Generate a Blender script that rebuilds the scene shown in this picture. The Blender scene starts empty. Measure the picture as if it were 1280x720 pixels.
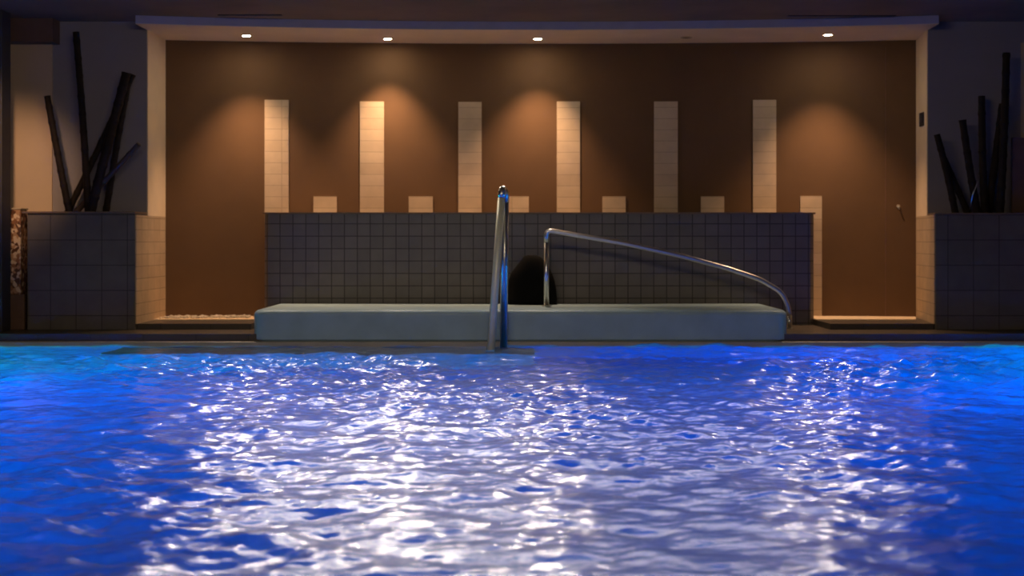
import bpy, bmesh, math, random
import numpy as np
from mathutils import Vector, Matrix

random.seed(7)
SC = bpy.context.scene
COL = SC.collection
PI = math.pi

# ------------------------------------------------------------------ camera, world, lights, exposure
H = 1.2            # eye height above the water (water surface is z = 0)
F = 1800.0         # focal length in pixels of the 1280 wide frame
cam_d = bpy.data.cameras.new('camera')
cam = bpy.data.objects.new('camera', cam_d)
COL.objects.link(cam)
cam.location = (0, 0, H)
cam.rotation_euler = (PI / 2, 0, 0)
cam_d.sensor_width = 36.0
cam_d.lens = 36.0 * F / 1280.0
cam_d.shift_y = -60.0 / 1280.0          # eye level sits at row 300 of 720
cam_d.clip_start = 0.05
cam_d.dof.use_dof = True
cam_d.dof.focus_distance = 11.5
cam_d.dof.aperture_fstop = 2.0
SC.camera = cam

SC.view_settings.view_transform = 'Standard'
SC.view_settings.look = 'None'
SC.view_settings.exposure = 0.0
SC.view_settings.gamma = 1.0
SC.view_settings.use_curve_mapping = False
SC.cycles.sample_clamp_indirect = 6.0
SC.cycles.caustics_refractive = False
SC.cycles.max_bounces = 8
SC.cycles.transparent_max_bounces = 8

world = bpy.data.worlds.new('world')
SC.world = world
world.use_nodes = True
world.node_tree.nodes['Background'].inputs[0].default_value = (0.5, 0.4, 0.35, 1)
world.node_tree.nodes['Background'].inputs[1].default_value = 0.004

WARM = (1.0, 0.60, 0.34)
BLUE = (0.003, 0.23, 1.0)


def area(name, loc, direction, sx, sy, power, color, spread=180):
    d = bpy.data.lights.new(name, 'AREA')
    d.shape = 'RECTANGLE'
    d.size, d.size_y = sx, sy
    d.energy = power
    d.color = color
    d.spread = math.radians(spread)
    o = bpy.data.objects.new(name, d)
    COL.objects.link(o)
    o.location = loc
    o.rotation_euler = Vector(direction).to_track_quat('-Z', 'Y').to_euler()
    return o


# underwater floodlights of the pool, set in its side walls and its near wall
POOL_L, POOL_R, POOL_N, POOL_F, POOL_D = -7.6, 7.6, 0.6, 16.40, -1.35
for yy, pw in ((4.5, 8), (8.5, 215), (12.5, 500)):
    area('underwater_light', (POOL_L + 0.03, yy, -0.6), (1, 0.1, -0.30), 1.6, 0.3, pw, BLUE, 110)
    area('underwater_light', (POOL_R - 0.03, yy, -0.6), (-1, 0.1, -0.30), 1.6, 0.3, pw * 0.8, BLUE, 110)
for xx in (-4.5, 0, 4.5):
    area('underwater_light', (xx, POOL_N + 0.03, -0.6), (0, 1, -0.10), 1.4, 0.3, 10, BLUE, 70)
area('underwater_light', (POOL_L + 0.03, 15.3, -0.5), (1, -0.1, -0.1), 1.0, 0.3, 85, (0.02, 0.85, 0.50), 120)
area('underwater_light', (POOL_R - 0.03, 15.3, -0.5), (-1, -0.1, -0.1), 1.0, 0.3, 80, (0.01, 0.6, 0.75), 120)

# white floodlights on the ceiling over the far end of the pool, turned towards the water
for xx, pw in ((-2.95, 6), (-1.95, 19), (-0.95, 24), (0.2, 10), (1.3, 10), (2.4, 9.5), (3.4, 4)):
    area('pool_floodlight', (xx, 15.1, 3.75), (-xx * 0.05, -1.0, -0.55), 1.0, 0.9, pw * 1.1, (1.0, 0.92, 0.78), 120)

# dim warm fill light, added over the pool to brighten counter and platform
area('hall_fill', (-1.0, 7.5, 3.8), (0, 0.6, -1), 4.0, 1.0, 205, (1.0, 0.80, 0.55))
# narrow spot on the cream pillar at the far left
d = bpy.data.lights.new('corner_spot', 'SPOT')
d.energy = 480
d.color = WARM
d.spot_size = math.radians(30)
d.spot_blend = 1.0
d.shadow_soft_size = 0.12
o = bpy.data.objects.new('corner_spot', d)
COL.objects.link(o)
o.location = (-5.0, 13.6, 3.8)
o.rotation_euler = (Vector((-6.2, 17.67, 1.85)) - Vector(o.location)).to_track_quat('-Z', 'Y').to_euler()


# ------------------------------------------------------------------ helpers
def YN(X):
    """plan of the gently curved niche wall"""
    return 18.60 + 0.35 * (1.0 - ((X - 0.372) / 4.846) ** 2)


def YS(X):
    """plan of the front edge of the soffit"""
    return 17.20 + 0.52 * (1.0 - min(1.0, abs((X - 0.30) / 4.85)) ** 2)


def at(px, py, Y):
    return Vector(((px - 640.0) / F * Y, Y, H - (py - 300.0) / F * Y))


def xn(px):
    x = 0.0
    for _ in range(12):
        x = (px - 640.0) / F * YN(x)
    return x


def nodes_of(m):
    m.use_nodes = True
    return m.node_tree.nodes, m.node_tree.links


def coords(n, l, axes):
    """object coordinates with the chosen two axes laid into x, y"""
    tc = n.new('ShaderNodeTexCoord')
    sep = n.new('ShaderNodeSeparateXYZ')
    cmb = n.new('ShaderNodeCombineXYZ')
    l.new(tc.outputs['Object'], sep.inputs[0])
    l.new(sep.outputs[axes[0]], cmb.inputs[0])
    l.new(sep.outputs[axes[1]], cmb.inputs[1])
    return tc, cmb


def plain(name, color, rough=0.6, metal=0.0, var=0.12, scale=6.0, bump=0.0, spec=0.5):
    m = bpy.data.materials.new(name)
    n, l = nodes_of(m)
    b = n['Principled BSDF']
    b.inputs['Roughness'].default_value = rough
    b.inputs['Metallic'].default_value = metal
    b.inputs['Specular IOR Level'].default_value = spec
    tc = n.new('ShaderNodeTexCoord')
    t = n.new('ShaderNodeTexNoise')
    t.inputs['Scale'].default_value = scale
    t.inputs['Detail'].default_value = 4
    l.new(tc.outputs['Object'], t.inputs['Vector'])
    r = n.new('ShaderNodeValToRGB')
    r.color_ramp.elements[0].position = 0.3
    r.color_ramp.elements[1].position = 0.7
    r.color_ramp.elements[0].color = tuple(c * (1 - var) for c in color) + (1,)
    r.color_ramp.elements[1].color = tuple(min(1, c * (1 + var)) for c in color) + (1,)
    l.new(t.outputs['Fac'], r.inputs['Fac'])
    l.new(r.outputs['Color'], b.inputs['Base Color'])
    if bump:
        bp = n.new('ShaderNodeBump')
        bp.inputs['Strength'].default_value = bump
        bp.inputs['Distance'].default_value = 0.01
        l.new(t.outputs['Fac'], bp.inputs['Height'])
        l.new(bp.outputs['Normal'], b.inputs['Normal'])
    return m


def tiled(name, c1, c2, grout, w, h, axes=('X', 'Z'), rough=0.35, gap=0.006, offset=0.0, bump=0.4, off=(0, 0), spec=0.5):
    m = bpy.data.materials.new(name)
    n, l = nodes_of(m)
    b = n['Principled BSDF']
    b.inputs['Roughness'].default_value = rough
    b.inputs['Specular IOR Level'].default_value = spec
    tc, cmb = coords(n, l, axes)
    mp = n.new('ShaderNodeMapping')
    mp.inputs['Location'].default_value = (off[0], off[1], 0)
    l.new(cmb.outputs[0], mp.inputs['Vector'])
    br = n.new('ShaderNodeTexBrick')
    br.offset = offset
    br.inputs['Scale'].default_value = 1.0
    br.inputs['Brick Width'].default_value = w
    br.inputs['Row Height'].default_value = h
    br.inputs['Mortar Size'].default_value = gap
    br.inputs['Mortar Smooth'].default_value = 0.3
    br.inputs['Color1'].default_value = tuple(c1) + (1,)
    br.inputs['Color2'].default_value = tuple(c2) + (1,)
    br.inputs['Mortar'].default_value = tuple(grout) + (1,)
    l.new(mp.outputs[0], br.inputs['Vector'])
    no = n.new('ShaderNodeTexNoise')
    no.inputs['Scale'].default_value = 5.0
    no.inputs['Detail'].default_value = 3
    l.new(tc.outputs['Object'], no.inputs['Vector'])
    mx = n.new('ShaderNodeMixRGB')
    mx.blend_type = 'MULTIPLY'
    mx.inputs[0].default_value = 0.35
    l.new(br.outputs['Color'], mx.inputs[1])
    l.new(no.outputs['Fac'], mx.inputs[2])
    l.new(mx.outputs[0], b.inputs['Base Color'])
    bp = n.new('ShaderNodeBump')
    bp.inputs['Strength'].default_value = bump
    bp.inputs['Distance'].default_value = 0.004
    bp.invert = True
    l.new(br.outputs['Fac'], bp.inputs['Height'])
    l.new(bp.outputs['Normal'], b.inputs['Normal'])
    return m


def emit(name, color, strength):
    m = bpy.data.materials.new(name)
    n, l = nodes_of(m)
    b = n['Principled BSDF']
    b.inputs['Base Color'].default_value = (0.8, 0.8, 0.8, 1)
    b.inputs['Emission Color'].default_value = tuple(color) + (1,)
    b.inputs['Emission Strength'].default_value = strength
    return m


def link(name, bm, mat, parent=None, smooth=False):
    me = bpy.data.meshes.new(name)
    bmesh.ops.recalc_face_normals(bm, faces=bm.faces[:])
    bm.to_mesh(me)
    bm.free()
    if mat:
        me.materials.append(mat)
    if smooth:
        for p in me.polygons:
            p.use_smooth = True
    o = bpy.data.objects.new(name, me)
    COL.objects.link(o)
    if parent is not None:
        o.parent = parent
    return o


def tag(o, label=None, cat=None, group=None, kind=None):
    if label:
        o['label'] = label
    if cat:
        o['category'] = cat
    if group:
        o['group'] = group
    if kind:
        o['kind'] = kind
    return o


def thing(name, label, cat, loc, group=None):
    o = bpy.data.objects.new(name, None)
    COL.objects.link(o)
    o.location = loc
    o.empty_display_size = 0.1
    return tag(o, label, cat, group)


def box(bm, x0, x1, y0, y1, z0, z1, bevel=0.0, seg=2):
    r = bmesh.ops.create_cube(bm, size=1.0)
    vs = r['verts']
    bmesh.ops.scale(bm, vec=(x1 - x0, y1 - y0, z1 - z0), verts=vs)
    bmesh.ops.translate(bm, vec=((x0 + x1) / 2, (y0 + y1) / 2, (z0 + z1) / 2), verts=vs)
    if bevel:
        es = list({e for v in vs for e in v.link_edges})
        bmesh.ops.bevel(bm, geom=es, offset=bevel, segments=seg, profile=0.5, affect='EDGES')
    return bm


def prism(bm, poly, z0, z1):
    """vertical prism over a plan polygon"""
    lo = [bm.verts.new((p[0], p[1], z0)) for p in poly]
    hi = [bm.verts.new((p[0], p[1], z1)) for p in poly]
    bm.faces.new(lo[::-1])
    bm.faces.new(hi)
    k = len(poly)
    for i in range(k):
        bm.faces.new((lo[i], lo[(i + 1) % k], hi[(i + 1) % k], hi[i]))
    return bm


def tube(bm, pts, rad, seg=20, caps=True):
    """round tube along a polyline; rad is a number or one per point"""
    pts = [Vector(p) for p in pts]
    rads = rad if isinstance(rad, (list, tuple)) else [rad] * len(pts)
    rings = []
    t0 = (pts[1] - pts[0]).normalized()
    ref = Vector((0, 1, 0)) if abs(t0.y) < 0.9 else Vector((1, 0, 0))
    u = t0.cross(ref).normalized()
    for i, p in enumerate(pts):
        if i == 0:
            t = pts[1] - pts[0]
        elif i == len(pts) - 1:
            t = pts[-1] - pts[-2]
        else:
            t = (pts[i + 1] - pts[i]).normalized() + (pts[i] - pts[i - 1]).normalized()
        t.normalize()
        u = (u - t * u.dot(t)).normalized()
        v = t.cross(u)
        rings.append([bm.verts.new(p + (u * math.cos(2 * PI * k / seg) + v * math.sin(2 * PI * k / seg)) * rads[i])
                      for k in range(seg)])
    for a, b in zip(rings, rings[1:]):
        for k in range(seg):
            bm.faces.new((a[k], a[(k + 1) % seg], b[(k + 1) % seg], b[k]))
    if caps:
        bm.faces.new(rings[0][::-1])
        bm.faces.new(rings[-1])
    return bm


def fillet(pts, r, n=8):
    """round the inner corners of a polyline"""
    pts = [Vector(p) for p in pts]
    out = [pts[0]]
    for a, b, c in zip(pts, pts[1:], pts[2:]):
        d1, d2 = (a - b), (c - b)
        rr = min(r, d1.length * 0.48, d2.length * 0.48)
        p1, p2 = b + d1.normalized() * rr, b + d2.normalized() * rr
        for k in range(n + 1):
            t = k / n
            out.append((1 - t) ** 2 * p1 + 2 * t * (1 - t) * b + t * t * p2)
    out.append(pts[-1])
    return out


def lathe(bm, prof, c, seg=32):
    """profile of (radius, height) turned about a vertical axis at c"""
    rings = []
    for r, z in prof:
        if r < 1e-6:
            rings.append([bm.verts.new((c[0], c[1], c[2] + z))])
        else:
            rings.append([bm.verts.new((c[0] + r * math.cos(2 * PI * k / seg), c[1] + r * math.sin(2 * PI * k / seg), c[2] + z))
                          for k in range(seg)])
    for a, b in zip(rings, rings[1:]):
        for k in range(seg):
            k2 = (k + 1) % seg
            if len(a) == 1 and len(b) == 1:
                continue
            if len(a) == 1:
                bm.faces.new((a[0], b[k], b[k2]))
            elif len(b) == 1:
                bm.faces.new((a[k], a[k2], b[0]))
            else:
                bm.faces.new((a[k], a[k2], b[k2], b[k]))
    return bm


# ------------------------------------------------------------------ materials
M = {}
M['niche'] = plain('brown_plaster', (0.130, 0.073, 0.036), 0.75, var=0.06, scale=2.5, bump=0.15, spec=0.25)
M['cream'] = plain('cream_paint', (0.86, 0.68, 0.46), 0.7, var=0.05, scale=3)
M['cream_tile'] = tiled('cream_stone_tile', (0.66, 0.52, 0.36), (0.60, 0.46, 0.31), (0.42, 0.33, 0.23), 3.0, 0.147, ('X', 'Z'),
                        rough=0.55, gap=0.004, bump=0.3)
M['pier_tile'] = tiled('cream_pier_tile', (0.72, 0.54, 0.35), (0.66, 0.48, 0.30), (0.33, 0.23, 0.15), 0.30, 0.147, ('Y', 'Z'),
                       rough=0.55, gap=0.004, bump=0.3)
M['soffit'] = plain('soffit_plaster', (0.84, 0.72, 0.54), 0.75, var=0.05, scale=2)
M['fascia'] = plain('blue_lit_fascia', (0.36, 0.36, 0.56), 0.7, var=0.05)  # blue glow from the pool is put into the fascia colour
M['ceiling'] = plain('brown_ceiling', (0.20, 0.14, 0.085), 0.75, var=0.22, scale=1.1)
M['side'] = plain('grey_mauve_plaster', (0.30, 0.265, 0.27), 0.8, var=0.06, scale=2)
M['dark'] = plain('dark_column_paint', (0.035, 0.03, 0.03), 0.6)
M['bulk'] = plain('brown_bulkhead', (0.16, 0.085, 0.05), 0.7)
M['pillar'] = plain('cream_pillar_plaster', (0.60, 0.44, 0.30), 0.7, var=0.05, scale=2)
M['counter'] = tiled('charcoal_tile', (0.190, 0.168, 0.155), (0.160, 0.144, 0.134), (0.045, 0.038, 0.034), 0.162, 0.156,
                     ('X', 'Z'), rough=0.42, gap=0.007)
M['planter'] = tiled('charcoal_planter_tile', (0.200, 0.176, 0.155), (0.180, 0.160, 0.140), (0.09, 0.078, 0.07), 0.305, 0.30,
                     ('X', 'Z'), rough=0.45, gap=0.006, spec=0.15)
M['cap'] = plain('brown_stone_cap', (0.19, 0.125, 0.085), 0.5)
M['deck'] = tiled('brown_deck_tile', (0.105, 0.085, 0.068), (0.088, 0.072, 0.058), (0.05, 0.04, 0.03), 0.6, 0.3, ('X', 'Y'),
                  rough=0.4, gap=0.005)
M['coping'] = plain('pale_stone_coping', (0.42, 0.39, 0.34), 0.4, var=0.1)
M['platform'] = plain('blue_lit_stone', (0.33, 0.48, 0.58), 0.45, var=0.10, scale=3, bump=0.1)  # stone tinted blue: the pool light on it is part of the colour
M['steel'] = plain('brushed_steel', (0.62, 0.62, 0.58), 0.28, metal=1.0, var=0.04, scale=20)
M['lit_steel'] = plain('pale_lit_steel', (0.78, 0.78, 0.58), 0.45, metal=0.25, var=0.04, scale=20)  # paler copy of the steel, with the light on the front leg painted in
M['pole'] = plain('dark_bamboo', (0.022, 0.014, 0.010), 0.6, var=0.35, scale=9, bump=0.2, spec=0.12)
M['pole2'] = plain('brown_bamboo', (0.060, 0.036, 0.026), 0.55, var=0.3, scale=9, bump=0.2)
M['soil'] = plain('dark_soil', (0.03, 0.022, 0.016), 0.95, var=0.5, scale=40, bump=0.6)
M['black'] = plain('black_cloth', (0.006, 0.006, 0.006), 0.95, spec=0.1)
M['plastic'] = plain('black_plastic', (0.02, 0.018, 0.018), 0.4)
M['pebble'] = plain('pale_pebble', (0.62, 0.55, 0.45), 0.6, var=0.25, scale=14)
M['pooltile'] = tiled('blue_pool_tile', (0.04, 0.36, 0.82), (0.03, 0.31, 0.76), (0.10, 0.42, 0.80), 0.25, 0.25, ('X', 'Y'), rough=0.5)
M['poolwall'] = tiled('blue_pool_wall_tile', (0.04, 0.36, 0.82), (0.03, 0.31, 0.76), (0.10, 0.42, 0.80), 0.25, 0.25, ('X', 'Z'), rough=0.5)
M['room'] = plain('dark_room_wall', (0.12, 0.10, 0.09), 0.8)
M['lamp'] = emit('warm_lamp_lens', (1.0, 0.80, 0.55), 230.0)
M['lamp_off'] = plain('unlit_lamp_lens', (0.16, 0.11, 0.07), 0.3)
M['ring'] = plain('lamp_ring', (0.5, 0.42, 0.32), 0.4)


def mosaic_material():
    m = bpy.data.materials.new('gold_brown_mosaic')
    n, l = nodes_of(m)
    b = n['Principled BSDF']
    b.inputs['Roughness'].default_value = 0.35
    tc = n.new('ShaderNodeTexCoord')
    v = n.new('ShaderNodeTexVoronoi')
    v.inputs['Scale'].default_value = 26
    l.new(tc.outputs['Object'], v.inputs['Vector'])
    r = n.new('ShaderNodeValToRGB')
    r.color_ramp.interpolation = 'CONSTANT'
    e = r.color_ramp.elements
    e[0].color = (0.12, 0.05, 0.025, 1)
    e[1].position = 0.35
    e[1].color = (0.30, 0.13, 0.06, 1)
    for p, c in ((0.55, (0.48, 0.27, 0.15, 1)), (0.75, (0.75, 0.55, 0.38, 1))):
        q = e.new(p)
        q.color = c
    sep = n.new('ShaderNodeSeparateColor')
    l.new(v.outputs['Color'], sep.inputs[0])
    l.new(sep.outputs[0], r.inputs['Fac'])
    l.new(r.outputs['Color'], b.inputs['Base Color'])
    return m


def water_material():
    m = bpy.data.materials.new('rippling_water')
    n, l = nodes_of(m)
    n.remove(n['Principled BSDF'])
    out = n['Material Output']
    tc = n.new('ShaderNodeTexCoord')
    no = n.new('ShaderNodeTexNoise')
    no.inputs['Scale'].default_value = 16
    no.inputs['Detail'].default_value = 3
    l.new(tc.outputs['Object'], no.inputs['Vector'])
    bp = n.new('ShaderNodeBump')
    bp.inputs['Strength'].default_value = 0.35
    bp.inputs['Distance'].default_value = 0.01
    l.new(no.outputs['Fac'], bp.inputs['Height'])
    fr = n.new('ShaderNodeFresnel')
    fr.inputs['IOR'].default_value = 1.33
    l.new(bp.outputs['Normal'], fr.inputs['Normal'])
    gl = n.new('ShaderNodeBsdfGlossy')
    gl.inputs['Roughness'].default_value = 0.2
    l.new(bp.outputs['Normal'], gl.inputs['Normal'])
    tr = n.new('ShaderNodeBsdfTransparent')
    tr.inputs['Color'].default_value = (0.82, 0.92, 1.0, 1)
    rf = n.new('ShaderNodeBsdfRefraction')
    rf.inputs['IOR'].default_value = 1.33
    rf.inputs['Roughness'].default_value = 0.05
    rf.inputs['Color'].default_value = (0.82, 0.92, 1.0, 1)
    l.new(bp.outputs['Normal'], rf.inputs['Normal'])
    tm = n.new('ShaderNodeMixShader')
    tm.inputs[0].default_value = 0.93
    l.new(tr.outputs[0], tm.inputs[1])
    l.new(rf.outputs[0], tm.inputs[2])
    mx = n.new('ShaderNodeMixShader')
    l.new(fr.outputs[0], mx.inputs[0])
    l.new(tm.outputs[0], mx.inputs[1])
    l.new(gl.outputs[0], mx.inputs[2])
    l.new(mx.outputs[0], out.inputs['Surface'])
    return m


M['mosaic'] = mosaic_material()
M['water'] = water_material()

# ------------------------------------------------------------------ the room shell
S = lambda o: tag(o, kind='structure')
CEIL = 3.885
SOF = 3.783
DECK = 0.13
LEDGE = 0.20
RX0, RX1 = -9.0, 9.0

S(link('ceiling', box(bmesh.new(), RX0, RX1, -3.0, 19.4, CEIL, CEIL + 0.12), M['ceiling']))

# floor: deck along the far side, plus the decks round the other sides of the pool
S(link('floor', box(bmesh.new(), RX0, RX1, POOL_F, 19.4, -1.5, DECK), M['deck']))
S(link('floor_near', box(bmesh.new(), RX0, RX1, -3.0, POOL_N - 0.1, -1.5, DECK), M['deck']))
S(link('floor_left', box(bmesh.new(), RX0, POOL_L - 0.1, POOL_N - 0.1, POOL_F, -1.5, DECK), M['deck']))
S(link('floor_right', box(bmesh.new(), POOL_R + 0.1, RX1, POOL_N - 0.1, POOL_F, -1.5, DECK), M['deck']))
S(link('floor_pool', box(bmesh.new(), POOL_L - 0.1, POOL_R + 0.1, POOL_N - 0.1, POOL_F, POOL_D - 0.1, POOL_D), M['pooltile']))
S(link('wall_pool_far', box(bmesh.new(), POOL_L, POOL_R, POOL_F - 0.04, POOL_F, POOL_D, -0.005), M['poolwall']))
S(link('wall_pool_near', box(bmesh.new(), POOL_L, POOL_R, POOL_N - 0.1, POOL_N, POOL_D, DECK), M['poolwall']))
S(link('wall_pool_left', box(bmesh.new(), POOL_L - 0.1, POOL_L, POOL_N - 0.1, POOL_F, POOL_D, DECK), M['pooltile']))
S(link('wall_pool_right', box(bmesh.new(), POOL_R, POOL_R + 0.1, POOL_N - 0.1, POOL_F, POOL_D, DECK), M['pooltile']))
# pale coping along the water's edge
S(link('trim_coping', box(bmesh.new(), POOL_L, POOL_R, POOL_F - 0.12, POOL_F, -0.10, 0.048, 0.012), M['coping']))

S(link('trim_pool_step', box(bmesh.new(), -4.4, 0.25, 15.35, POOL_F - 0.12, POOL_D, -0.16, 0.015), M['coping']))

# room walls out of the frame
S(link('wall_room_left', box(bmesh.new(), RX0 - 0.1, RX0, -3.0, 19.4, -0.2, CEIL), M['room']))
S(link('wall_room_right', box(bmesh.new(), RX1, RX1 + 0.1, -3.0, 19.4, -0.2, CEIL), M['room']))
S(link('wall_near', box(bmesh.new(), RX0, RX1, -3.1, -3.0, -0.2, CEIL), M['room']))

# curved niche wall
NXL, NXR = -4.474, 5.218
xs = [NXL + (NXR - NXL) * i / 48 for i in range(49)]
poly = [(x, YN(x)) for x in xs] + [(NXR, 19.3), (NXL, 19.3)]
S(link('wall_back', prism(bmesh.new(), poly, DECK, CEIL), M['niche']))
# shallow seam of a wall panel on the right
sx = xn(1107)
S(link('trim_panel_seam', box(bmesh.new(), sx - 0.006, sx + 0.006, YN(sx) - 0.004, YN(sx) + 0.03, LEDGE, 3.7), M['bulk']))

# soffit over the niche: curved front edge, cream underside, fascia with the pool's blue light in its colour
SXL, SXR = -4.50, 5.10
fx = [SXL + (SXR - SXL) * i / 48 for i in range(49)]
front = [(x, YS(x)) for x in fx]
back = [(x, YN(x) + 0.02) for x in reversed(xs)]
soffit_poly = front + [(NXR - 0.09, 17.9)] + back
S(link('soffit', prism(bmesh.new(), soffit_poly, SOF, SOF + 0.03), M['soffit']))
fas = front + [(x, y + 0.03) for x, y in reversed(front)]
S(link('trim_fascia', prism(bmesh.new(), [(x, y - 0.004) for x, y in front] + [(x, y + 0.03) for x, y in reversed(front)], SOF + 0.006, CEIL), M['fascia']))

# side walls left and right of the niche: their inner ends are the cream reveals
PIER = 1.50          # height at which the tiled lower pier starts
JY = 17.70           # front of the upper jamb


def xr(Y):
    """right reveal runs slightly askew"""
    return 5.025 + (Y - 17.13) * (5.218 - 5.025) / (18.60 - 17.13)


S(link('wall_left', prism(bmesh.new(), [(RX0, JY), (NXL - 0.012, JY), (NXL - 0.012, 19.3), (RX0, 19.3)], DECK, CEIL), M['side']))
S(link('wall_right', prism(bmesh.new(), [(xr(JY) + 0.012, JY), (RX1, JY), (RX1, 19.3), (xr(19.3) + 0.012, 19.3)], DECK, CEIL), M['side']))
S(link('trim_left_jamb', prism(bmesh.new(), [(NXL - 0.012, JY - 0.004), (NXL, JY - 0.004), (NXL, 18.65), (NXL - 0.012, 18.65)], PIER, SOF), M['cream']))
S(link('trim_right_jamb', prism(bmesh.new(), [(xr(JY), JY - 0.004), (xr(JY) + 0.012, JY - 0.004), (xr(18.65) + 0.012, 18.65), (xr(18.65), 18.65)], PIER, SOF), M['cream']))
S(link('trim_left_pier', prism(bmesh.new(), [(NXL - 0.012, 17.15), (NXL, 17.15), (NXL, 18.65), (NXL - 0.012, 18.65)], LEDGE, PIER), M['pier_tile']))
S(link('trim_right_pier', prism(bmesh.new(), [(xr(17.15), 17.15), (xr(17.15) + 0.012, 17.15), (xr(18.65) + 0.012, 18.65), (xr(18.65), 18.65)], LEDGE, PIER), M['pier_tile']))

# raised plinth ledge in front of the niche wall, left and right of the tiled counter
CXL, CXR, CY, CTOP = -3.117, 3.801, 18.10, 1.525


def ledge(name, x0, x1, xb0, xb1):
    n = 12
    bx = [xb1 + (xb0 - xb1) * i / n for i in range(n + 1)]
    poly = [(x0, 17.20), (x1, 17.20)] + [(x, YN(x) + 0.02) for x in bx]
    S(link(name, prism(bmesh.new(), poly, DECK, LEDGE), M['deck']))
    poly2 = [(x0, 17.95), (x1, 17.95)] + [(x, YN(x) + 0.01) for x in bx]
    S(link(name + '_slab', prism(bmesh.new(), poly2, LEDGE, LEDGE + 0.012), M['cream']))


ledge('trim_ledge_left', NXL, CXL, NXL, CXL)
ledge('trim_ledge_right', CXR, xr(17.20), CXR, NXR)

# ------------------------------------------------------------------ far left: dark column, cream pillar, brown bulkhead
S(link('column', box(bmesh.new(), -6.75, at(8, 0, 16.9).x, 16.75, 17.05, DECK, CEIL, 0.01), M['dark']))
S(link('pillar_left', box(bmesh.new(), at(-20, 0, 17.67).x, at(65, 0, 17.67).x, 17.67, JY, DECK, at(0, 52, 17.67).z), M['pillar']))
S(link('trim_bulkhead', box(bmesh.new(), -6.9, at(66, 0, 17.43).x, 17.42, JY, at(0, 52, 17.42).z, CEIL), M['bulk']))
# far right: edge of a cream pillar and a dark low wall before it
S(link('pillar_right', box(bmesh.new(), at(1277, 0, 17.67).x, 7.0, 17.67, JY, DECK, 3.62), M['pillar']))
S(link('wall_low_right', box(bmesh.new(), at(1265, 0, 17.5).x, 7.0, 17.5, 17.545, 1.53, at(0, 172, 17.5).z, 0.008), M['bulk']))

# ------------------------------------------------------------------ tiled counter in the niche
t = thing('tiled_counter', 'long charcoal tiled counter wall with a thin brown coping across the niche', 'counter', (0.34, CY, DECK))


def local(bm, p):
    bmesh.ops.translate(bm, vec=-Vector(p), verts=bm.verts[:])
    return bm


def cpoly(x0, x1, y0, lift):
    n = 30
    bx = [x1 + (x0 - x1) * i / n for i in range(n + 1)]
    c = 0.05
    return [(x0 + c, y0), (x1 - c, y0), (x1, y0 + c)] + [(x, YN(x) - lift) for x in bx] + [(x0, y0 + c)]


o = link('body', prism(bmesh.new(), cpoly(CXL, CXR, CY, 0.03), DECK, CTOP), M['counter'])
o.parent = t
o.matrix_parent_inverse = Matrix.Translation(-Vector(t.location))
o = link('coping', prism(bmesh.new(), cpoly(CXL - 0.02, CXR + 0.02, CY - 0.025, 0.025), CTOP, CTOP + 0.022), M['cap'])
o.parent = t
o.matrix_parent_inverse = Matrix.Translation(-Vector(t.location))


def adopt(o, t):
    """make a mesh built in world coordinates a child of an Empty without moving it"""
    o.parent = t
    o.matrix_parent_inverse = Matrix.Translation(-Vector(t.location))
    return o


# ------------------------------------------------------------------ cream tile strips on the niche wall
tall = [(331, 361, 125), (450, 480, 127), (573, 602, 127.5), (696, 725, 127), (817.5, 847, 127), (941, 970, 125)]
short = [(392, 421), (511, 541), (632, 661), (753, 782), (876, 905)]
tall_l = ['tall cream tile strip at the left end of the counter, leftmost of six',
          'tall cream tile strip under the second lit downlight, second of six from left',
          'tall cream tile strip just left of the upright pool handrail',
          'tall cream tile strip above the sloping handrail, just right of the middle downlight',
          'tall cream tile strip in the dark under the unlit lamp, fifth of six',
          'tall cream tile strip under the rightmost lit downlight, last of six']
short_l = ['short cream tile block above the counter, leftmost of the five squat ones',
           'short cream tile block above the counter, second of the squat ones from left',
           'short cream tile block partly behind the top of the upright handrail',
           'short cream tile block above the sloping rail, right of the upright handrail',
           'short cream tile block in the darkest part of the wall, rightmost squat one']


def strip(name, x0, x1, z0, z1, label, group):
    bm = bmesh.new()
    n = 3
    pf = [(x0 + (x1 - x0) * i / n) for i in range(n + 1)]
    prism(bm, [(x, YN(x) - 0.018) for x in pf] + [(x, YN(x) + 0.004) for x in reversed(pf)], z0, z1)
    return tag(link(name, bm, M['cream_tile']), label, 'tile strip', group)


for (a, b, y), lab in zip(tall, tall_l):
    x0, x1 = xn(a), xn(b)
    strip('tile_strip', x0, x1, CTOP - 0.12, at(0, y, YN((x0 + x1) / 2)).z, lab, 'tall cream tile strips on the brown wall')
for (a, b), lab in zip(short, short_l):
    x0, x1 = xn(a), xn(b)
    strip('tile_block', x0, x1, CTOP - 0.12, at(0, 245.5, YN((x0 + x1) / 2)).z, lab, 'short cream tile blocks on the brown wall')
x0, x1 = xn(1000), xn(1027)
strip('tile_strip', x0, x1, LEDGE, at(0, 245, YN(x0)).z,
      'cream tile strip running to the floor past the right end of the counter', None)

# ------------------------------------------------------------------ pale stone platform at the water's edge
PXL, PXR, PY, PTOP = at(316, 0, 16.40).x, at(985, 0, 16.40).x, 16.36, 0.402


def rounded_plan(x0, x1, y0, y1, r, n=8):
    pts = []
    for cx, cy, a0 in ((x0 + r, y0 + r, PI), (x1 - r, y0 + r, 1.5 * PI)):
        for k in range(n + 1):
            a = a0 + k / n * PI / 2
            pts.append((cx + r * math.cos(a), cy + r * math.sin(a)))
    return pts + [(x1, y1), (x0, y1)]


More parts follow.
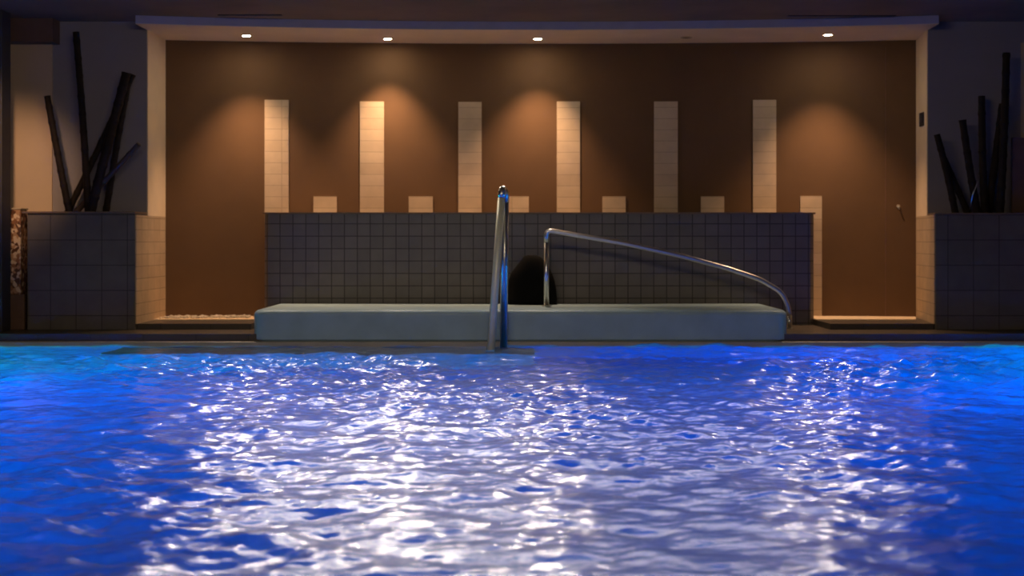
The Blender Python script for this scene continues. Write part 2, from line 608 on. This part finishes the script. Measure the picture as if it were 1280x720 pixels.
def platform_mesh():
    bm = bmesh.new()
    steps = [(0.03, 0.05), (0.008, 0.055), (0.0, 0.08)]
    R = 0.06
    rings = []
    prof = [(0.025, 0.0), (0.0, 0.02), (0.0, PTOP - 0.049 - R)]
    for k in range(1, 7):
        a = k / 6 * PI / 2
        prof.append((R * (1 - math.cos(a)), PTOP - 0.049 - R + R * math.sin(a)))
    for ins, z in prof:
        rings.append([bm.verts.new((x, y, z + 0.049)) for x, y in
                      rounded_plan(PXL + ins, PXR - ins, PY + ins, CY - 0.026, 0.14)])
    k = len(rings[0])
    for a, b in zip(rings, rings[1:]):
        for i in range(k):
            bm.faces.new((a[i], a[(i + 1) % k], b[(i + 1) % k], b[i]))
    bm.faces.new(rings[0][::-1])
    bm.faces.new(rings[-1])
    return bm


pl = link('stone_platform', platform_mesh(), M['platform'], smooth=False)
tag(pl, 'low pale grey stone platform with rounded edges at the far edge of the pool', 'platform')

# ------------------------------------------------------------------ planters
def planter(label, x0, x1, y0, y1, ztop, capx0, capx1, slant=0.0):
    t = thing('planter', label, 'planter', ((x0 + x1) / 2, (y0 + y1) / 2, DECK), 'charcoal tiled planters beside the niche')
    w = 0.08

    def shear(bm):
        # the side against the niche follows its slanting pier
        for v in bm.verts:
            v.co.x += slant * (v.co.y - y0) * (x1 - v.co.x) / (x1 - x0)

    bm = bmesh.new()
    box(bm, x0, x1, y0, y0 + w, DECK, ztop, 0.006, 1)
    box(bm, x0, x1, y1 - w, y1, DECK, ztop)
    box(bm, x0, x0 + w, y0 + w, y1 - w, DECK, ztop)
    box(bm, x1 - w, x1, y0 + w, y1 - w, DECK, ztop)
    box(bm, x0 + w, x1 - w, y0 + w, y1 - w, DECK, DECK + 0.1)
    shear(bm)
    adopt(link('body', bm, M['planter']), t)
    bm = bmesh.new()
    c0, c1 = ztop, ztop + 0.024
    box(bm, capx0, capx1, y0 - 0.025, y0 + w + 0.01, c0, c1, 0.005, 1)
    box(bm, capx0, capx1, y1 - w - 0.01, y1, c0, c1, 0.005, 1)
    box(bm, capx0, x0 + w + 0.01, y0 + w, y1 - w, c0, c1)
    box(bm, x1 - w - 0.01, capx1, y0 + w, y1 - w, c0, c1)
    shear(bm)
    adopt(link('cap', bm, M['cap']), t)
    bm = bmesh.new()
    bmesh.ops.create_grid(bm, x_segments=16, y_segments=6, size=0.5)
    bmesh.ops.scale(bm, vec=(x1 - x0 - 2 * w, y1 - y0 - 2 * w, 1), verts=bm.verts[:])
    bmesh.ops.translate(bm, vec=((x0 + x1) / 2, (y0 + y1) / 2, ztop - 0.045), verts=bm.verts[:])
    for v in bm.verts:
        v.co.z += random.uniform(-0.004, 0.004)
    ex = bmesh.ops.extrude_face_region(bm, geom=bm.faces[:])
    bmesh.ops.translate(bm, vec=(0, 0, -0.2), verts=[g for g in ex['geom'] if isinstance(g, bmesh.types.BMVert)])
    shear(bm)
    adopt(link('soil', bm, M['soil']), t)
    return t


planter('charcoal tiled planter holding dark bamboo poles, left of the brown niche', at(34, 0, 17.13).x, NXL - 0.013, 17.13, JY - 0.034, 1.515,
        at(27, 0, 17.1).x, NXL - 0.006)
planter('charcoal tiled planter in deep shade, right of the brown niche', xr(17.13) + 0.014, 6.6, 17.13, JY - 0.034, 1.50,
        xr(17.13) + 0.004, 6.62, 0.1313)

# ------------------------------------------------------------------ bamboo poles
def pole(base, top, rad, label, mat, group):
    """jointed bamboo pole with raised nodes, leaning in its planter"""
    b, tp = Vector(base), Vector(top)
    d = tp - b
    L = d.length
    n = max(4, int(L / 0.035))
    node_every = 0.21 + random.uniform(-0.03, 0.03)
    ph = random.uniform(0, node_every)
    side = Vector((d.z, 0, -d.x)).normalized()
    bend = random.uniform(-0.012, 0.012)
    pts, rr = [], []
    for i in range(n + 1):
        f = i / n
        s = f * L
        k = abs(((s + ph) % node_every) - node_every / 2)
        pts.append(b + d * f + side * bend * math.sin(PI * f))
        rr.append(rad * (1.0 - 0.10 * f) * (1.14 if k < 0.018 else 1.0) * random.uniform(0.98, 1.02))
    bm = tube(bmesh.new(), pts, rr, 14)
    o = link('bamboo_pole', bm, mat, smooth=False)
    o.data.transform(Matrix.Translation(-b))
    o.location = b
    return tag(o, label, 'pole', group)


GL = 'bamboo poles in the left planter'
left_poles = [
    ((86, 262), (59, 120), 17.28, 17.30, 0.042, 'dark bamboo pole leaning outward, leftmost in the left planter', 'pole'),
    ((110, 262), (95, 40), 17.36, 17.38, 0.043, 'tallest dark bamboo pole in the left planter, nearly upright', 'pole'),
    ((86, 262), (166, 93), 17.46, 17.54, 0.040, 'dark bamboo pole slanting far right from the foot of the leftmost one', 'pole'),
    ((114, 262), (158, 91), 17.32, 17.40, 0.058, 'thick dark bamboo pole rising through the right-hand bunch of the left planter', 'pole'),
    ((133, 262), (162, 95), 17.52, 17.54, 0.040, 'dark bamboo pole rooted rightmost in the left planter', 'pole'),
    ((98, 262), (174, 180), 17.42, 17.25, 0.036, 'short brown bamboo pole slanting to the right edge of the left planter', 'pole2'),
]
GR = 'bamboo poles in the right planter'
right_poles = [
    ((1193, 262), (1171, 168), 17.26, 17.28, 0.042, 'short dark bamboo pole, leftmost in the right planter', 'pole'),
    ((1208, 262), (1180, 198), 17.40, 17.42, 0.040, 'shortest dark bamboo pole, just right of the leftmost in the right planter', 'pole'),
    ((1221, 262), (1203, 150), 17.30, 17.32, 0.046, 'dark bamboo pole leaning slightly left, third from left in the right planter', 'pole'),
    ((1231, 262), (1227, 120), 17.42, 17.44, 0.046, 'upright dark bamboo pole in the middle of the right planter', 'pole'),
    ((1250, 262), (1258, 66), 17.28, 17.30, 0.048, 'tallest dark bamboo pole in the right planter', 'pole'),
    ((1236, 262), (1253, 130), 17.52, 17.54, 0.046, 'dark bamboo pole leaning right against the tallest one in the right planter', 'pole'),
]
for plist, g in ((left_poles, GL), (right_poles, GR)):
    for (b, tp, yb, yt, r, lab, mk) in plist:
        B, T = at(b[0], b[1], yb), at(tp[0], tp[1], yt)
        d = (T - B)
        B = B - d * (0.085 / d.z)
        pole(B, T, r, lab, M[mk], g)
# thin bright rod among the right-hand poles
bm = tube(bmesh.new(), [at(1212, 262, 17.24), at(1216, 243, 17.22), at(1223, 226, 17.20)], 0.007, 8)
tag(link('metal_rod', bm, M['steel'], smooth=True), 'thin shiny metal rod stuck among the poles of the right planter', 'rod')

# ------------------------------------------------------------------ handrails
# tall loop whose two legs stand in the pool, seen almost end on
t = thing('pool_handrail', 'tall steel loop handrail standing upright in the water at the pool edge', 'handrail', (-0.15, 16.0, 0))
p_front_low = at(607, 520, 15.55)
A = at(613.5, 437, 15.66)
B = at(627.5, 239, 15.95)
front_leg = [A + (A - B) * 0.35, A, A.lerp(B, 0.93)]
C_ = at(631.5, 243, 16.08)
D_ = at(629.5, 432, 16.22)
rad = 0.043
bm = tube(bmesh.new(), [A + (A - B) * (0.155 / (B - A).z), A.lerp(B, 0.5), A.lerp(B, 0.955)], rad, 24)
tag(adopt(link('front_leg', bm, M['lit_steel'], smooth=True), t), 'front leg, its steel made paler for the light on it')
top_pts = fillet([A.lerp(B, 0.95), B + Vector((0, 0.01, 0.03)), C_ + Vector((0, -0.01, 0.03)), D_.lerp(C_, 0.95)], 0.08, 10)
adopt(link('top_bend', tube(bmesh.new(), top_pts, rad, 24), M['steel'], smooth=True), t)
bm = tube(bmesh.new(), [D_ + (D_ - C_) * (0.155 / (C_ - D_).z), D_.lerp(C_, 0.5), D_.lerp(C_, 0.955)], rad * 0.98, 24)
adopt(link('rear_leg', bm, M['steel'], smooth=True), t)

# sloping rail on the platform
ry = 17.35
foot = at(683, 0, ry)
t = thing('sloping_handrail', 'steel handrail sloping down to the right from a post on the stone platform', 'handrail', (foot.x, ry, PTOP))
post = Vector((foot.x, ry, PTOP))
ptop = at(683, 287.5, ry)
chain = [at(683, 303, ry), ptop, at(780, 304, ry), at(850, 319.5, ry), at(905, 334, ry), at(950, 349, ry), at(977, 365, ry), at(985, 382, ry), ]
end = Vector((at(986, 0, ry).x + 0.09, ry, DECK))
pts = fillet(chain + [at(987, 395, ry)], 0.09, 6)
radr = [0.030] * len(pts)
adopt(link('top_rail', tube(bmesh.new(), pts, 0.029, 20), M['steel'], smooth=True), t)
adopt(link('post', tube(bmesh.new(), [post, at(683, 303.2, ry)], 0.0305, 20), M['steel'], smooth=True), t)
adopt(link('foot_post', tube(bmesh.new(), [at(987, 394, ry), Vector((at(987, 0, ry).x, ry, DECK))], 0.029, 20), M['steel'], smooth=True), t)
adopt(link('flange', lathe(bmesh.new(), [(0, 0), (0.06, 0), (0.06, 0.008), (0.04, 0.014), (0, 0.014)], post), M['steel'], smooth=False), t)
adopt(link('flange', lathe(bmesh.new(), [(0, 0), (0.05, 0), (0.05, 0.008), (0.035, 0.014), (0, 0.014)], Vector((at(987, 0, ry).x, ry, DECK))), M['steel']), t)

# ------------------------------------------------------------------ black draped lump against the counter
def draped():
    bm = bmesh.new()
    yc = 17.86
    z0 = PTOP
    # (row, left x, right x, half depth) read off as its outline
    rows = [(382, 634, 696, 0.20), (372, 634, 696, 0.20), (360, 635, 695, 0.195), (350, 636, 693, 0.185), (343, 638, 690.5, 0.17),
            (337, 642, 687.5, 0.155), (331, 646.5, 684, 0.135), (326, 650.5, 680.5, 0.115), (322, 653.5, 677, 0.09), (320, 656, 674, 0.06),
            (319, 660, 670, 0.03)]
    seg = 36
    rings = []
    for y, xl, xr_, dy in rows:
        a, b = at(xl, y, yc), at(xr_, y, yc)
        z = max(z0, a.z) if y < 382 else z0
        ring = []
        for k in range(seg):
            th = 2 * PI * k / seg
            wob = 1 + 0.035 * math.sin(5 * th + 0.6) * min(1, (y - 319) / 30)
            ring.append(bm.verts.new(((a.x + b.x) / 2 + (b.x - a.x) / 2 * math.cos(th), yc + dy * math.sin(th) * wob, z)))
        rings.append(ring)
    for a, b in zip(rings, rings[1:]):
        for k in range(seg):
            bm.faces.new((a[k], a[(k + 1) % seg], b[(k + 1) % seg], b[k]))
    bm.faces.new(rings[0][::-1])
    bm.faces.new(rings[-1])
    return bm


tag(link('draped_cover', draped(), M['black'], smooth=True), 'black rounded hood shape standing on the platform between the two handrails', 'cover')

# ------------------------------------------------------------------ downlights in the soffit
lamps = [(308, 44, True, 'lit round downlight in the soffit, leftmost of the four lit'),
         (485, 48, True, 'lit round downlight in the soffit above the second tall tile strip'),
         (672, 48, True, 'lit round downlight in the soffit near the middle, above the dark hood shape'),
         (858, 46.5, False, 'unlit dark downlight in the soffit, above the shaded stretch of wall'),
         (1035, 43, True, 'lit round downlight in the soffit, rightmost of the lit ones')]
for px, py, on, lab in lamps:
    Y = (SOF - H) * F / (300 - py)
    c = Vector(((px - 640) / F * Y, Y, SOF))
    t = thing('downlight', lab, 'ceiling light', c, 'round downlights in the niche soffit')
    adopt(link('trim_ring', lathe(bmesh.new(), [(0.052, 0.0), (0.075, 0.0), (0.075, -0.006), (0.066, -0.012), (0.052, -0.010), (0.052, 0.0)], c, 28), M['ring']), t)
    adopt(link('lens', lathe(bmesh.new(), [(0.052, -0.004), (0.04, -0.010), (0.02, -0.014), (0, -0.015)], c, 24), M['lamp'] if on else M['lamp_off'], smooth=True), t)
    if on:
        d = bpy.data.lights.new('downlight_beam', 'SPOT')
        d.energy = 345
        d.color = WARM
        d.spot_size = math.radians(80)
        d.spot_blend = 1.0
        d.shadow_soft_size = 0.04
        lo = bpy.data.objects.new('downlight_beam', d)
        COL.objects.link(lo)
        lo.location = c + Vector((0, 0, -0.03))
        lo.rotation_euler = Vector((0, 0.06, -1)).to_track_quat('-Z', 'Y').to_euler()
        d = bpy.data.lights.new('downlight_spill', 'SPOT')
        d.energy = 130 if px > 1000 else 190
        d.color = (1.0, 0.85, 0.68)
        d.spot_size = math.radians(76)
        d.spot_blend = 0.8
        d.shadow_soft_size = 0.05
        lo = bpy.data.objects.new('downlight_spill', d)
        COL.objects.link(lo)
        lo.location = c + Vector((0, 0, -0.03))
        lo.rotation_euler = Vector((0, -1.0, -0.75)).to_track_quat('-Z', 'Y').to_euler()

# ------------------------------------------------------------------ ceiling slots
def slot(x0, x1, y0, y1, label):
    bm = bmesh.new()
    box(bm, x0, x1, y0, y1, CEIL - 0.012, CEIL, 0.003, 1)
    return tag(link('ceiling_slot', bm, M['plastic']), label, 'ceiling slot', 'dark slots in the ceiling')


def ceil_at(px, py):
    Y = (CEIL - H) * F / (300 - py)
    return (px - 640) / F * Y, Y


a, ya = ceil_at(272, 18)
b, yb = ceil_at(352, 18)
slot(a, b, ya, ya + 0.09, 'dark slot in the brown ceiling above the left downlight')
a, ya = ceil_at(985, 19)
b, yb = ceil_at(1120, 19)
slot(a, b, ya, ya + 0.08, 'dark slot in the brown ceiling above the rightmost downlight')

# ------------------------------------------------------------------ small fittings
yy = 18.02
sc = at(1151.5, 149, yy)
t = thing('wall_switch', 'small black box on the cream right jamb of the niche', 'switch', (xr(yy), yy, sc.z))
bm = box(bmesh.new(), xr(yy) - 0.018, xr(yy) + 0.008, yy - 0.11, yy + 0.11, sc.z - 0.085, sc.z + 0.085, 0.006, 2)
adopt(link('housing', bm, M['plastic']), t)
bm = box(bmesh.new(), xr(yy) - 0.026, xr(yy) - 0.016, yy - 0.05, yy + 0.05, sc.z - 0.05, sc.z + 0.05, 0.003, 1)
adopt(link('button', bm, M['dark']), t)

hx = xn(1123)
hz = at(0, 258, YN(hx)).z
t = thing('wall_hook', 'small metal hook on the brown wall near the right jamb', 'hook', (hx, YN(hx), hz))
bm = bmesh.new()
r = bmesh.ops.create_cone(bm, cap_ends=True, segments=20, radius1=0.024, radius2=0.02, depth=0.014, matrix=Matrix.Translation((hx, YN(hx) - 0.007, hz)) @ Matrix.Rotation(PI / 2, 4, 'X'))
adopt(link('plate', bm, M['ring']), t)
hook = [(hx, YN(hx) - 0.01, hz), (hx, YN(hx) - 0.025, hz - 0.005), (hx, YN(hx) - 0.03, hz - 0.04), (hx, YN(hx) - 0.045, hz - 0.025)]
adopt(link('prong', tube(bmesh.new(), fillet(hook, 0.02, 5), 0.009, 10), M['steel'], smooth=True), t)

# mosaic clad low pedestal left of the left planter
mx0, mx1 = at(5, 0, 17.2).x, at(26, 0, 17.2).x
t = thing('mosaic_pedestal', 'gold and brown mosaic pedestal squeezed between dark column and left planter', 'pedestal', ((mx0 + mx1) / 2, 17.3, DECK))
zt, zm = at(0, 262, 17.2).z, at(0, 368, 17.2).z
adopt(link('base', box(bmesh.new(), mx0, mx1 + 0.04, 17.2, 17.44, DECK, zm, 0.01), M['bulk']), t)
adopt(link('mosaic', box(bmesh.new(), mx0, mx1, 17.19, 17.44, zm, zt, 0.01), M['mosaic']), t)
adopt(link('top', box(bmesh.new(), mx0 - 0.01, mx1 + 0.01, 17.18, 17.445, zt, zt + 0.02, 0.005, 1), M['cream_tile']), t)

# pale pebbles along the foot of the brown wall
def pebbles(x0, x1, count):
    bm = bmesh.new()
    for _ in range(count):
        x = random.uniform(x0, x1)
        y = YN(x) - random.uniform(0.05, 0.55)
        r = random.uniform(0.012, 0.026)
        res = bmesh.ops.create_icosphere(bm, subdivisions=1, radius=1.0)
        bmesh.ops.scale(bm, vec=(r * random.uniform(0.9, 1.6), r, r * 0.6), verts=res['verts'])
        bmesh.ops.translate(bm, vec=(x, y, LEDGE + 0.012 + r * 0.5), verts=res['verts'])
    return bm


o = link('pebbles', pebbles(NXL + 0.05, CXL - 0.05, 170), M['pebble'], smooth=True)
tag(o, 'strip of pale pebbles at the foot of the brown wall left of the counter', 'pebbles', kind='stuff')

# ------------------------------------------------------------------ the water
def water():
    rng = np.random.default_rng(11)
    xsn = np.linspace(POOL_L + 0.004, POOL_R - 0.004, 690)
    ysn = np.linspace(POOL_N + 0.004, POOL_F - 0.124, 715)
    X, Y = np.meshgrid(xsn, ysn)
    Z = np.zeros_like(X)
    N = 110
    RMS = 0.22
    s = RMS * math.sqrt(2.0 / N)
    for i in range(N):
        lam = 0.06 * (0.9 / 0.06) ** (rng.random() ** 1.35)
        th = rng.normal(PI / 2, 1.0) + (PI if rng.random() < 0.5 else 0)
        k = 2 * PI / lam
        Z += s / k * np.sin(k * (X * math.cos(th) + Y * math.sin(th)) + rng.random() * 2 * PI)
    gust = 0.75 + 0.35 * np.sin(X * 0.9 + 0.5 * np.sin(Y * 0.7) + 1.1) * np.sin(Y * 0.8 + 0.6 * np.sin(X * 0.6))
    calm = (1.0 + 0.45 * np.clip((Y - 9.0) / 4.0, 0, 1)) * (1.0 - 0.6 * np.clip((Y - 14.6) / 0.6, 0, 1) * np.clip((1.5 - X) / 1.0, 0, 1))
    Z *= gust * calm
    ny, nx = X.shape
    me = bpy.data.meshes.new('pool_water')
    co = np.stack([X, Y, Z], -1).reshape(-1, 3).astype(np.float32)
    idx = np.arange(nx * ny).reshape(ny, nx)
    q = np.stack([idx[:-1, :-1], idx[:-1, 1:], idx[1:, 1:], idx[1:, :-1]], -1).reshape(-1, 4).astype(np.int32)
    me.vertices.add(len(co))
    me.vertices.foreach_set('co', co.ravel())
    me.loops.add(q.size)
    me.loops.foreach_set('vertex_index', q.ravel())
    me.polygons.add(len(q))
    me.polygons.foreach_set('loop_start', np.arange(0, q.size, 4, dtype=np.int32))
    me.polygons.foreach_set('loop_total', np.full(len(q), 4, dtype=np.int32))
    me.polygons.foreach_set('use_smooth', np.ones(len(q), dtype=bool))
    me.update(calc_edges=True)
    me.validate()
    me.materials.append(M['water'])
    o = bpy.data.objects.new('pool_water', me)
    COL.objects.link(o)
    return tag(o, 'rippling deep blue pool water with white reflections', 'water', kind='stuff')


water()
